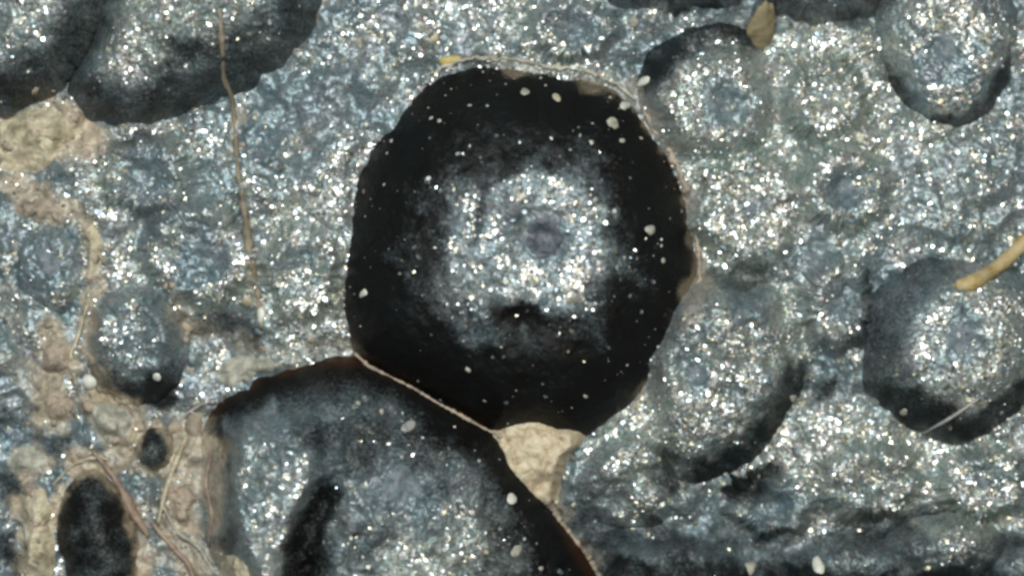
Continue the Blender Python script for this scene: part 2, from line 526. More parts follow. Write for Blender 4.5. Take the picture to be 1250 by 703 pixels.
def p_soft(s):
    return (np.cos(np.pi * np.clip(s, 0, 1)) + 1) / 2


def p_ring(s):  # a ridge round a shallow bowl, falling to a foot
    s = np.clip(s, 0, 1)
    return np.where(s < .60, .66 + .34 * sstep(.1, .58, s), (np.cos(np.pi * np.clip((s - .60) / .40, 0, 1)) + 1) / 2)


def p_plateau(s):
    return (np.cos(np.pi * np.clip((s - .55) / .45, 0, 1)) + 1) / 2


def p_swell(s):  # broad rounded swelling with a marked foot
    return np.clip(1 - s ** 2.2, 0, 1) ** .9


def dent(px, py, r, d):
    X, Y = (float(v) for v in P(px, py))
    return lambda x, y: -d * np.exp(-((x - X) ** 2 + (y - Y) ** 2) / (r / 100) ** 2)


def pits(lst):
    return summed(*[dent(px, py, r, d) for px, py, r, d in lst])


def groove(pts, w, d):
    return lambda x, y: -d * np.exp(-(seg_dist(x, y, pts) / (w / 100)) ** 2)


def summed(*fs):
    return lambda x, y: sum(f(x, y) for f in fs)


def ell(cx, cy, rx, ry, n=14, wob=.08, seed=1):
    r = random.Random(seed)
    return [(cx + rx * math.cos(t) * k, cy + ry * math.sin(t) * k) for t, k in ((2 * math.pi * i / n, 1 + r.uniform(-wob, wob)) for i in range(n))]


# ------------------------------------------------------------------ ground: one crust sheet
def axis(lim, fine, step, lim2, step2):
    a = np.arange(-fine, fine + step / 2, step)
    o = np.arange(fine + step2, lim2 + step2 / 2, step2)
    return np.concatenate([-o[::-1], a, o])


gx = axis(0, 6.5, .0145, 9.5, .06); gy = axis(0, 3.75, .0145, 6.5, .06)
GX, GY = np.meshgrid(gx, gy, indexing='ij')
x = GX.ravel(); y = GY.ravel()
gcov = 1 - dark_patch_map(x, y, False)
gz = ground_low(x, y) + granules(x, y) * (.4 + .6 * gcov)
q = grid_faces(len(gx), len(gy))[:, ::-1]
gme = mesh_np('ground', np.stack([x, y, gz], -1), q.ravel(), np.arange(len(q)) * 4, M_CRUST, True,
              {'cover': gcov, 'tan': tan_map(x, y), 'rim': np.zeros(len(x)), 'powder': glitter_map(x, y, True)})
ground = link('ground', gme)
ground['kind'] = 'structure'
ground['label'] = 'glittering blue-grey granular crust'

# ------------------------------------------------------------------ domes and bumps
MOUNDS = []   # (mound, root) for glitter and resting things


def raised(name, label, cat, group, m, mat, pores=(), brown=0.0, step=.017, shell='shell', tanmul=1.0):
    root = bpy.data.objects.new(name, None); C.objects.link(root)
    root.empty_display_size = .2
    root.location = (m.cx, m.cy, 0)
    tag(root, label, cat, group)
    o = link(shell, m.mesh(shell, mat, step, brown, tanmul), root)
    MOUNDS.append((m, root))
    for (c, rx, ry, h, pm) in pores:
        X, Y = (float(v) for v in P(*c))
        pz = float(m.low(np.array([X]), np.array([Y]))[0])
        pmnd = Mound(c, ell(c[0], c[1], rx, ry, 12, .1, int(c[0])), h, p_swell, base=pz - .03, gran=.55, wob=.02)
        pmnd.follow = m
        me = pore_mesh(pmnd, m, pm)
        po = link('pore', me, root, (pmnd.cx - m.cx, pmnd.cy - m.cy, 0))
    return root


def pore_mesh(p, m, mat):
    """a low rounded plug that follows the shell below it"""
    nth, nr = 60, 16
    th = np.linspace(-np.pi, np.pi, nth, endpoint=False); sv = np.linspace(0, 1, nr + 1)[1:]
    TH, SV = np.meshgrid(th, sv, indexing='ij')
    R = np.interp(TH, p.tt, p.rr)
    x = np.concatenate([(p.cx + R * SV * np.cos(TH)).ravel(), [p.cx]]); y = np.concatenate([(p.cy + R * SV * np.sin(TH)).ravel(), [p.cy]])
    s = np.concatenate([SV.ravel(), [0.]])
    z = m.low(x, y) - .07 + (.07 + p.h) * p_swell(s) + granules(x, y, .9)
    z = z - .55 * p.h * np.exp(-(s / .45) ** 2) + .5 * p.h * np.exp(-(s / .16) ** 2)
    n = nth * nr
    q = grid_faces(nth, nr, True); i = np.arange(nth)
    tri = np.stack([np.full(nth, n), i * nr, ((i + 1) % nth) * nr], -1)
    return mesh_np('pore', np.stack([x - p.cx, y - p.cy, z], -1), np.concatenate([q.ravel(), tri.ravel()]),
                   np.concatenate([np.arange(len(q)) * 4, len(q) * 4 + np.arange(nth) * 3]), mat)


MAIN = [(548, 90), (572, 83), (600, 81), (630, 84), (660, 90), (690, 93), (720, 98), (745, 108), (765, 123), (782, 145), (797, 168), (812, 192), (823, 215),
        (831, 245), (838, 275), (845, 310), (845, 345), (836, 380), (822, 408), (802, 438), (782, 468), (762, 496), (740, 516), (720, 527), (698, 534),
        (672, 530), (650, 526), (628, 526), (610, 529), (590, 519), (565, 503), (535, 487), (505, 470), (470, 452), (443, 436), (432, 412), (423, 380),
        (419, 345), (421, 310), (427, 275), (433, 245), (440, 215), (452, 188), (470, 163), (488, 140), (508, 117), (528, 100)]


def main_cover(x, y, s):
    X, Y = (float(v) for v in P(646, 303))
    d = np.hypot((x - X) * 1.0, (y - Y) * 1.06) + .22 * fbm(x, y, .5, 4, 91) + .10 * fbm(x, y, .16, 3, 92)
    c = sstep(1.16, .72, d) * (.78 + .24 * fbm(x, y, .28, 3, 97))
    haze = (.34 + .16 * fbm(x, y, .22, 3, 98)) * sstep(1.75, .9, d + .25 * fbm(x, y, .4, 3, 93))
    c = np.maximum(c, haze)
    notch = seg_dist(x, y, [(612, 388), (640, 382), (660, 395)]) + .1 * fbm(x, y, .2, 3, 94)
    c = c * (1 - .9 * sstep(.24, .08, notch))
    streak = seg_dist(x, y, [(596, 215), (588, 250), (580, 300)]) + .06 * fbm(x, y, .2, 3, 95)
    return c * (1 - .6 * sstep(.10, .02, streak))


main_m = Mound((632, 308), MAIN, 1.35, p_dome(2.9, .74), base=-.16, gran=1.0, grow=1.04, cover=main_cover,
               extra=summed(dent(662, 293, 36, .20), dent(640, 392, 26, .12)), lump=.03)
main = raised('black_dome', 'large shiny black dome in the middle with a silvery glittering crown and a violet pore', 'dome', 'black domes rising from the crust',
              main_m, M_WALL, [((663, 293), 27, 32, .07, M_PURPLE)], brown=.8, step=.0155)

LOWER = [(610, 530), (632, 560), (652, 592), (672, 624), (692, 655), (712, 688), (735, 730), (730, 790), (680, 850), (580, 890), (450, 890), (340, 850),
         (270, 780), (245, 700), (238, 630), (243, 565), (255, 515), (275, 488), (310, 468), (350, 453), (390, 444), (430, 440), (455, 447), (500, 468), (540, 488), (575, 506)]


def lower_cover(x, y, s):
    wob = .2 * fbm(x, y, .4, 4, 41)
    X, Y = (float(v) for v in P(490, 650))
    c1 = sstep(1.5, .75, np.hypot(x - X, (y - Y) * .95) + wob) * .95
    c2 = sstep(.72, .30, seg_dist(x, y, [(320, 550), (335, 600), (335, 700)]) + wob * .7)
    c = np.maximum(c1 * .8, c2) * (.80 + .35 * fbm(x, y, .3, 3, 49))
    band = sstep(.70, .86, s + .05 * fbm(x, y, .3, 3, 50)) * sstep(-1.5, -.7, x)
    c3 = sstep(.5, .1, seg_dist(x, y, [(262, 560), (255, 640), (270, 740)]) + wob)
    c = np.maximum(np.maximum(c, .8 * c3), (.38 + .14 * fbm(x, y, .3, 3, 48)) * sstep(.99, .75, s) * sstep(1.9, 1.2, x + .3 * y + 2.1 + .0 * s))
    c = np.maximum(c, .85 * sstep(.55, .25, seg_dist(x, y, [(318, 560), (325, 620), (335, 720)]) + wob * .5))
    c = c * (1 - .92 * band)
    for pts, w, st in [([(402, 604), (384, 630), (372, 665), (366, 730)], 20, .72), ([(386, 660), (384, 740)], 24, .6)]:
        c = c * (1 - st * sstep(w / 80, w / 220, seg_dist(x, y, pts) + wob * .4))
    return c


lower_m = Mound((470, 660), LOWER, 1.25, p_dome(2.6, .72), base=-.14, gran=1.0, grow=1.025, cover=lower_cover,
                extra=summed(groove([(402, 606), (382, 630), (368, 670), (362, 740)], 26, .26), groove([(385, 670), (384, 740)], 26, .12), dent(490, 590, 40, .12), groove([(312, 545), (318, 620), (328, 740)], 50, -.26), groove([(300, 545), (288, 600), (305, 655), (345, 690)], 16, -.12), groove([(388, 525), (382, 575), (352, 640), (345, 690)], 15, -.14), groove([(330, 560), (330, 640)], 18, .10)), lump=.11, steepdir=(20, -.45))
raised('black_dome', 'big dark dome at the lower edge with grey ridge, black groove, reddish brown flank', 'dome', 'black domes rising from the crust',
       lower_m, M_WALL, [((490, 590), 44, 36, .02, M_SLATE)], brown=1.0, tanmul=lambda x, y: sstep(-3.0, -3.4, x))

pit_m = Mound((118, 655), [(66, 620), (74, 592), (94, 574), (118, 572), (140, 598), (156, 638), (164, 690), (166, 740), (130, 775), (92, 740), (74, 685)],
              .75, p_dome(2.4, .7), base=-.25, gran=.5, cover=lambda x, y, s: .20 + .18 * fbm(x, y, .3, 3, 6))
raised('black_dome', 'narrow bare black dome cut by the lower edge, wrapped in tan residue', 'dome', 'black domes rising from the crust', pit_m, M_WALL, brown=.9, tanmul=lambda x, y: sstep(.72, .98, pit_m.s(x, y) + .14 * fbm(x, y, .3, 3, 88)))
kn = Mound((187, 550), ell(187, 550, 24, 28, 12, .08, 4), .4, p_dome(2.4, .7), base=-.22, gran=.5, cover=lambda x, y, s: .30 + .25 * fbm(x, y, .2, 3, 6))
raised('black_nodule', 'tiny dull black nodule in the tan residue above the narrow black dome', 'nodule', None, kn, M_WALL, tanmul=lambda x, y: sstep(.6, .98, kn.s(x, y) + .2 * fbm(x, y, .2, 3, 88)))

G_B = 'glittering bumps swelling from the crust'


def bump(label, centre, outline, h, pores=(), prof=p_swell, base=-.10, lump=.04, extra=None, name='crust_bump', group=G_B, cat='bump', tanmul=1.0, sd=None):
    if extra is None and pores: extra = pits([(c[0], c[1], (rx + ry) * .5, .05 if prof is p_ring else .12) for c, rx, ry, hh, pm in pores])
    soft = prof is p_ring or sd is not None
    if soft: base, lump = -.008, lump * .7
    if prof is p_ring: h *= .78
    m = Mound(centre, outline, h if soft else h + .1, prof, base=base, extra=extra, lump=lump, steepdir=sd, follow=soft, grow=1.03 if prof is steep else 1.0, wob=(.05 if name == 'crust_lobe' else .012) if not soft else (.09 if prof is p_ring else .03))
    return raised(name, label, cat, group, m, M_CRUST, pores, step=.018, tanmul=tanmul)


steep = p_dome(2.7, .72)
bump('dark lobe filling the top left corner with a silvery top', (40, 20),
     [(130, -60), (130, 0), (116, 50), (96, 85), (62, 110), (30, 126), (0, 140), (-40, 140), (-90, 60), (-60, -60), (40, -100)], .9, prof=steep, lump=.09, name='crust_lobe', group='dark lobes along the top edge', cat='lobe', tanmul=.25)
bump('broad lobe with a black underside hanging over the blue-grey crust, crossed by a brown thread', (235, 30),
     [(130, -60), (127, 0), (112, 50), (84, 105), (90, 132), (118, 150), (150, 154), (200, 143), (270, 119), (320, 98), (356, 65), (382, 25), (392, -10), (380, -70), (250, -110)], 1.0,
     prof=steep, lump=.10, name='crust_lobe', group='dark lobes along the top edge', cat='lobe', tanmul=.25)
bump('low black lobe edge at the top, left of the olive flake', (825, -30), [(735, -40), (742, 4), (790, 12), (850, 9), (908, 5), (915, -40), (860, -80), (780, -80)], .6, prof=steep, name='crust_lobe', group='dark lobes along the top edge', cat='lobe', tanmul=.25)
bump('black lobe edge at the top, between the olive flake and the ringed oval bump', (1005, -30), [(932, -50), (936, 2), (965, 17), (1020, 24), (1072, 12), (1088, -40), (1040, -90), (960, -90)], .6, prof=steep, name='crust_lobe', group='dark lobes along the top edge', cat='lobe', tanmul=.25)
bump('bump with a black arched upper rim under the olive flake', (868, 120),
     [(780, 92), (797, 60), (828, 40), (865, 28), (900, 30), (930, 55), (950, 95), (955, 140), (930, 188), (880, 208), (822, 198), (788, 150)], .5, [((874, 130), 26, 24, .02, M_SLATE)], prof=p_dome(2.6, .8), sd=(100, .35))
bump('oval bump in the top right corner with a wide silvery ring round a slate middle', (1157, 65),
     [(1074, -20), (1080, 50), (1092, 100), (1115, 140), (1150, 156), (1190, 150), (1222, 115), (1238, 60), (1235, -10), (1200, -70), (1110, -70)], .55, [((1153, 62), 24, 36, .02, M_SLATE)], prof=steep)
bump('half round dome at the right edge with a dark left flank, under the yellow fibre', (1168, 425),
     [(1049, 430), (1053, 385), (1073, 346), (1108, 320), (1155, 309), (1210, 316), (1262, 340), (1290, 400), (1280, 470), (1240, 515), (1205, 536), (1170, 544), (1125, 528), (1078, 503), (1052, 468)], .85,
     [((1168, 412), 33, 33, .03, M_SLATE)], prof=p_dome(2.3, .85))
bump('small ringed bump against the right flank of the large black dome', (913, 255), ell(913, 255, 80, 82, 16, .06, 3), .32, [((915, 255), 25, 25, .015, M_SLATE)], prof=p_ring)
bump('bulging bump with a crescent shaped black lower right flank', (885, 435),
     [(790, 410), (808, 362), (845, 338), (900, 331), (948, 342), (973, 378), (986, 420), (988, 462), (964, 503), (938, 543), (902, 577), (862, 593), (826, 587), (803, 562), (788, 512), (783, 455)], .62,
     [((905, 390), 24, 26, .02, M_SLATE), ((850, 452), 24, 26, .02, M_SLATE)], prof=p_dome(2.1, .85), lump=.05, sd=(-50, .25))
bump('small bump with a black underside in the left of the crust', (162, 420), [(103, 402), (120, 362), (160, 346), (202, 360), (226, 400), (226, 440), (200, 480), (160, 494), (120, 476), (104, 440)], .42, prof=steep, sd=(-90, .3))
bump('flat ringed bump beside the brown thread', (245, 312), ell(245, 312, 80, 78, 16, .06, 8), .34, [((248, 305), 25, 25, .015, M_SLATE)], prof=p_ring)
bump('slate blue bump framed by tan residue at the left edge', (60, 322), ell(60, 322, 48, 62, 14, .08, 9), .34, [((60, 318), 30, 40, .02, M_SLATE)], tanmul=.15)
bump('silvery bump beside the cream wedge with a dark hollow below', (772, 580), [(702, 600), (715, 560), (745, 532), (785, 522), (818, 545), (832, 590), (820, 632), (775, 648), (725, 636)], .42, sd=(-100, .2))
bump('dark knobbly lump low in the bottom right, bearing a few white sparks', (1160, 672), ell(1160, 672, 78, 42, 14, .12, 12), .42, lump=.12, name='dark_lump', group='dark lumps along the bottom edge', cat='lump')
bump('long dark lump on the bottom edge beside the oval cream grain', (1040, 705), ell(1050, 705, 88, 52, 14, .12, 13), .42, lump=.1, name='dark_lump', group='dark lumps along the bottom edge', cat='lump')
bump('dark greenish lump on the bottom edge below the silvery bump', (830, 710), ell(830, 710, 95, 50, 14, .1, 14), .4, lump=.1, name='dark_lump', group='dark lumps along the bottom edge', cat='lump')
bump('dark lump in the bottom right corner', (1262, 705), ell(1262, 705, 60, 45, 14, .1, 15), .45, lump=.1, name='dark_lump', group='dark lumps along the bottom edge', cat='lump')

bump('pitted bump in the bright crust left of the ringed oval bump', (1008, 122), ell(1008, 122, 62, 60, 16, .07, 21), .34, [((1010, 118), 20, 20, .015, M_SLATE)], prof=p_ring)
bump('low pitted bump in the crust above the half round dome', (1030, 232), ell(1030, 232, 70, 62, 16, .07, 22), .32, [((1032, 230), 20, 18, .015, M_SLATE)], prof=p_ring)
bump('low pitted bump left of the half round dome, right of the bulging bump', (1022, 372), ell(1022, 372, 52, 66, 16, .07, 23), .30, [((1022, 372), 18, 20, .015, M_SLATE)], prof=p_ring)
bump('low pitted bump under the black underside of the half round dome', (1062, 588), ell(1062, 588, 72, 56, 16, .07, 24), .34, [((1062, 585), 20, 17, .015, M_SLATE)], prof=p_ring)
bump('low pitted bump near the right edge, below the half round dome', (1203, 592), ell(1203, 592, 66, 52, 16, .07, 25), .33, [((1203, 588), 20, 17, .015, M_SLATE)], prof=p_ring)
bump('low bump in the crust between the brown thread and the large black dome', (368, 335), ell(368, 335, 52, 72, 16, .07, 26), .30, [((366, 325), 18, 20, .015, M_SLATE)], prof=p_ring)
bump('low bump in the crust right of the thick yellowish tan clump', (180, 215), ell(180, 215, 68, 58, 16, .07, 27), .32, [((180, 212), 20, 18, .015, M_SLATE)], prof=p_ring)
bump('low pitted bump in the crust right above the large black dome', (700, 38), ell(700, 38, 66, 46, 16, .07, 28), .32, [((700, 35), 20, 16, .015, M_SLATE)], prof=p_ring)
bump('low bump between the bulging bump and the bottom dark hollow', (935, 622), ell(945, 615, 66, 46, 16, .07, 29), .34, [((945, 612), 18, 15, .015, M_SLATE)], prof=p_ring)

# flakes of residue: thin noisy mounds ------------------------------------------------
RES = []


def residue(label, centre, outline, h, mat, name='residue_clump', cat='residue', group='tan residue clumps', lump=.05, base=-.06, prof=p_soft, wob=.015, low_only=False):
    m = Mound(centre, outline, h + .06, prof, base=base, gran=.9, lump=lump, wob=wob, cover=lambda x, y, s: np.ones(np.shape(x)))
    low0 = m.low
    prior = [] if low_only else list(MOUNDS)
    m.low = lambda x, y, s=None: low0(x, y, s) + surf(x, y, prior, smooth=True)
    o = link(name, m.mesh(name, mat, .016), None, (m.cx, m.cy, 0))
    tag(o, label, cat, group)
    MOUNDS.append((m, None))
    return o


def surf(x, y, mounds=None, smooth=True):
    z = ground_low(x, y)
    for m, r in (MOUNDS if mounds is None else mounds):
        Rm = float(m.rr.max())
        k = np.hypot(x - m.cx, y - m.cy) < Rm * 1.02
        if not np.any(k): continue
        xs, ys = x[k], y[k]
        s = m.s(xs, ys)
        zz = np.where(s < 1, m.low(xs, ys, s), -9)
        z[k] = np.maximum(z[k], zz)
    return z


def at(px, py):
    X, Y = P(px, py)
    return float(X), float(Y), float(surf(np.array([float(X)]), np.array([float(Y)]))[0])


residue('thick yellowish tan clump at the left edge under the black lobe', (45, 165), [(-30, 150), (-5, 138), (20, 125), (55, 119), (88, 126), (110, 145), (113, 165), (85, 178), (70, 205), (45, 228), (10, 238), (-30, 235)], .26, M_TAN)
residue('yellow brown strip of residue right of the slate blue bump', (112, 300), [(98, 262), (112, 258), (124, 275), (128, 310), (118, 345), (106, 372), (98, 352), (104, 320), (100, 290)], .12, M_TAN)
residue('tan residue band above the slate blue bump', (45, 255), [(-10, 240), (30, 240), (75, 250), (100, 262), (80, 272), (40, 266), (0, 268)], .12, M_PINK)
residue('pinkish tan clump below the slate blue bump', (66, 440), [(38, 432), (55, 408), (82, 404), (92, 428), (85, 455), (62, 468), (42, 460)], .16, M_PINK)
residue('reddish brown clump at the left, above the dark hollow', (70, 497), [(36, 492), (50, 468), (82, 466), (98, 490), (92, 520), (66, 530), (44, 518)], .14, M_PINK)
residue('pale grey tan clump above the narrow black dome', (132, 512), [(96, 505), (106, 484), (135, 478), (165, 492), (176, 518), (160, 540), (128, 555), (102, 540)], .16, M_PALE)
residue('cream strip of residue left of the narrow black dome', (42, 640), [(30, 590), (52, 580), (64, 600), (62, 640), (68, 690), (70, 730), (30, 730), (26, 680), (24, 630)], .2, M_TAN)
residue('pale clump at the left edge beside the cream strip', (25, 560), [(-10, 560), (10, 540), (45, 548), (66, 566), (50, 585), (15, 588), (-10, 585)], .14, M_PALE)
residue('brownish web of residue between the narrow black dome and the big lower dome', (222, 612), [(180, 590), (200, 560), (235, 555), (250, 590), (248, 640), (250, 690), (235, 720), (205, 700), (195, 650), (182, 620)], .13, M_PINK, lump=.12)
residue('tan clump on the bottom edge left of the grey ridge', (288, 692), [(256, 700), (268, 678), (292, 668), (315, 684), (322, 712), (290, 730), (262, 722)], .2, M_TAN)
residue('pinkish clump touching the tiny black nodule', (233, 520), [(212, 520), (222, 502), (245, 498), (256, 518), (248, 540), (225, 542)], .14, M_PINK)
residue('grey tan crumbly patch along the left rim of the big lower dome', (300, 452), [(248, 455), (275, 430), (320, 426), (375, 428), (415, 436), (380, 446), (330, 458), (285, 478), (256, 480)], .1, M_PALE)
residue('cream wedge squeezed between the two large domes', (655, 560), [(585, 520), (610, 496), (650, 490), (690, 500), (722, 520), (718, 540), (700, 552), (696, 572), (690, 592), (684, 614), (672, 640), (645, 632), (618, 600), (596, 560)], .34, M_CREAM,
        name='cream_wedge', cat='wedge', group=None, lump=.06, prof=p_plateau, wob=.02, low_only=True)

# ------------------------------------------------------------------ tubes: threads, fibres, rims
def tube_mesh(name, pts, rad, mat, ns=8, flat=1.0, jitter=.12, seed=1, sub=10):
    """pts world xyz; rad list; Catmull-Rom"""
    r_ = np.random.default_rng(seed)
    pts = np.array(pts, float); rad = np.array(rad, float)
    if len(rad) == 1: rad = np.repeat(rad, len(pts))
    Pp = np.vstack([2 * pts[0] - pts[1], pts, 2 * pts[-1] - pts[-2]])
    out = []; rr = []
    for i in range(len(pts) - 1):
        p0, p1, p2, p3 = Pp[i:i + 4]
        for t in np.arange(sub) / sub:
            out.append(.5 * (2 * p1 + (p2 - p0) * t + (2 * p0 - 5 * p1 + 4 * p2 - p3) * t * t + (3 * p1 - p0 - 3 * p2 + p3) * t ** 3)); rr.append(rad[i] * (1 - t) + rad[i + 1] * t)
    out.append(pts[-1]); rr.append(rad[-1])
    out = np.array(out); rr = np.array(rr) * (1 + jitter * r_.standard_normal(len(rr)))
    d = np.gradient(out, axis=0); d /= np.linalg.norm(d, axis=1)[:, None] + 1e-9
    side = np.cross(d, (0, 0, 1.0)); side /= np.linalg.norm(side, axis=1)[:, None] + 1e-9
    up = np.cross(side, d)
    a = np.linspace(0, 2 * np.pi, ns, endpoint=False)
    k = rr[:, None, None] * (1 + .5 * jitter * r_.standard_normal((len(rr), ns, 1)))
    co = out[:, None, :] + k * (np.cos(a)[None, :, None] * side[:, None, :] + flat * np.sin(a)[None, :, None] * up[:, None, :])
    n = len(out)
    c0 = pts[0].copy()
    idx = []
    for i in range(n - 1):
        for j in range(ns):
            idx.append((i * ns + j, i * ns + (j + 1) % ns, (i + 1) * ns + (j + 1) % ns, (i + 1) * ns + j))
    q = np.array(idx)[:, ::-1]
    co = co.reshape(-1, 3)
    co = np.vstack([co, out[0] - d[0] * rr[0] * .6, out[-1] + d[-1] * rr[-1] * .6])
    t0 = [(n * ns, (j + 1) % ns, j) for j in range(ns)]
    t1 = [(n * ns + 1, (n - 1) * ns + j, (n - 1) * ns + (j + 1) % ns) for j in range(ns)]
    t = np.array(t0 + t1)[:, ::-1]
    loops = np.concatenate([q.ravel(), t.ravel()])
    starts = np.concatenate([np.arange(len(q)) * 4, len(q) * 4 + np.arange(len(t)) * 3])
    return mesh_np(name, co - c0, loops, starts, mat), tuple(c0)


def strand(name, label, cat, path, rad, mat, lift=.6, flat=1.0, group=None, seed=1, jitter=.12, ns=8, lifts=None, dens=None):
    # densify so that it follows the surface
    pts = []; rads = []
    if len(rad) == 1: rad = list(rad) * len(path)
    for i in range(len(path) - 1):
        L = math.hypot(path[i + 1][0] - path[i][0], path[i + 1][1] - path[i][1])
        k = max(1, int(L / (dens or 16)))
        for j in range(k):
            t = j / k
            px = path[i][0] * (1 - t) + path[i + 1][0] * t; py = path[i][1] * (1 - t) + path[i + 1][1] * t
            pts.append((px, py)); rads.append(rad[i] * (1 - t) + rad[i + 1] * t)
    pts.append(path[-1]); rads.append(rad[-1])
    w = []
    for i, ((px, py), r) in enumerate(zip(pts, rads)):
        X, Y, Z = at(px, py)
        l = lift * r if lifts is None else np.interp(i / (len(pts) - 1), [0, 1], lifts)
        w.append((X, Y, Z + .02 + l))
    w = np.array(w)
    if len(w) > 4:  # smooth heights: a fibre bridges over grain
        k = np.array([1, 2, 1]) / 4
        for _ in range(2): w[1:-1, 2] = np.maximum(w[1:-1, 2], np.convolve(w[:, 2], k, 'valid'))
    me, c0 = tube_mesh(name, w, rads, mat, ns, flat, jitter, seed, 3)
    o = link(name, me, None, c0)
    tag(o, label, cat, group)
    return o


strand('brown_thread', 'thin brown thread running down the left crust from the broad lobe', 'thread',
       [(270, -10), (275, 30), (277, 70), (276, 98), (283, 118), (287, 160), (291, 210), (298, 260), (306, 310), (313, 350), (319, 398)],
       [.022, .03, .034, .036, .028, .026, .03, .042, .048, .045, .03], M_THREAD, lift=-.35, jitter=.28, seed=3)
strand('yellow_fibre', 'thick yellow tan fibre reaching over the half round dome from the right edge', 'fibre',
       [(1164, 348), (1182, 345), (1205, 333), (1228, 318), (1248, 300), (1275, 280)], [.07, .10, .085, .085, .10, .10], M_FIBRE, lift=.9, seed=5, jitter=.06, ns=12)
strand('grey_fibre', 'fine straight grey fibre on the underside of the half round dome', 'fibre', [(1128, 530), (1160, 507), (1196, 480)], [.018, .02, .014], M_GREYFIB, seed=6)
strand('pale_seam', 'pale crumbly seam between the large middle dome and the big lower dome', 'seam',
       [(432, 432), (450, 447), (475, 459), (505, 474), (535, 492), (565, 508), (590, 522), (612, 533)], [.020, .026, .014, .020, .013, .024, .016, .02], M_PINK, lift=2.2, seed=7, jitter=.3, dens=7)
strand('red_brown_strand', 'reddish brown strand beside the narrow black dome', 'strand', [(112, 553), (130, 575), (146, 600), (160, 628), (178, 655)], [.03, .04, .045, .05, .03], M_REDBROWN, lift=1.5, seed=8, jitter=.2, group='strands in the tan residue')
strand('red_brown_strand', 'pale tan strand crossing the brownish web of residue', 'strand', [(190, 640), (200, 600), (214, 560), (224, 535)], [.02, .028, .03, .02], M_TAN, seed=9, jitter=.2, group='strands in the tan residue')
strand('red_brown_strand', 'dark reddish strand at the foot of the brownish web of residue', 'strand', [(182, 640), (205, 665), (228, 690), (236, 715)], [.03, .03, .035, .03], M_REDBROWN, seed=10, jitter=.2, group='strands in the tan residue')
strand('pale_seam', 'thin pale crumbly seam running down from the cream wedge to the bottom edge', 'seam', [(666, 606), (680, 632), (698, 655), (716, 680), (736, 712)], [.06, .045, .035, .045, .04], M_PINK, lift=-.2, seed=31, jitter=.3, dens=7)
strand('grey_fibre', 'pale bent fibre among crumbs at the bottom left corner', 'fibre', [(-5, 632), (18, 634), (30, 645), (33, 662)], [.03, .035, .035, .02], M_PALE, seed=11, jitter=.15)


strand('red_brown_strand', 'short pale strand between the tiny black nodule and the grey tan patch', 'strand', [(205, 530), (222, 508), (246, 492), (262, 470)], [.012, .017, .017, .01], M_PALE, seed=21, jitter=.2, group='strands in the tan residue')
strand('red_brown_strand', 'brown strand along the edge of the brownish web, next to the big lower dome', 'strand', [(256, 548), (250, 590), (258, 630), (252, 668)], [.014, .02, .02, .014], M_REDBROWN, seed=22, jitter=.22, group='strands in the tan residue')
strand('red_brown_strand', 'thin tan strand arching over the top of the narrow black dome', 'strand', [(62, 592), (84, 570), (108, 560), (130, 562)], [.012, .018, .018, .012], M_TAN, seed=23, jitter=.22, lift=1.2, group='strands in the tan residue')
strand('red_brown_strand', 'fine pale strand forking across the brownish web near the bottom edge', 'strand', [(262, 700), (240, 668), (214, 650), (196, 618)], [.014, .02, .02, .012], M_PALE, seed=24, jitter=.2, group='strands in the tan residue')
strand('red_brown_strand', 'tan strand down the left side of the small dark hollow at left', 'strand', [(104, 372), (92, 410), (84, 440), (90, 470)], [.014, .02, .022, .014], M_TAN, seed=25, jitter=.22, group='strands in the tan residue')


# torn pale edge of the crust around the large dome (part of the dome)
def rim_strip(parent, m, a0, a1, mat, name, width, seed, zoff=.05):
    r = np.random.default_rng(seed)
    n = int(abs(a1 - a0) / 1.2)
    pts = []; rad = []
    for i in range(n + 1):
        a = math.radians(a0 + (a1 - a0) * i / n)
        a_ = (a + math.pi) % (2 * math.pi) - math.pi
        R = float(np.interp(a_, m.tt, m.rr)) + .01 + .02 * r.standard_normal() * .5
        X = m.cx + R * math.cos(a); Y = m.cy + R * math.sin(a)
        pts.append((X - m.cx, Y - m.cy, float(ground_low(np.array([X]), np.array([Y]))[0]) + zoff))
        e = min(1, min(i, n - i) / 5)
        rad.append(width * (.35 + .65 * e) * (1 + .35 * math.sin(i * .7 + seed) + .2 * r.standard_normal()))
    me, c0 = tube_mesh(name, pts, np.clip(rad, .008, 1), mat, 8, .8, .15, seed, 3)
    o = link(name, me, parent, c0)
    o['label'] = {'M': 'pale torn edge'}.get('M')
    return o


rim_strip(main, main_m, 118, 52, M_PALE, 'torn_edge', .022, 3)
rim_strip(main, main_m, 50, 8, M_PINK, 'torn_edge', .036, 4)
rim_strip(main, main_m, 6, -28, M_PINK, 'torn_edge', .026, 5)
rim_strip(main, main_m, -34, -60, M_PINK, 'torn_edge', .02, 6)


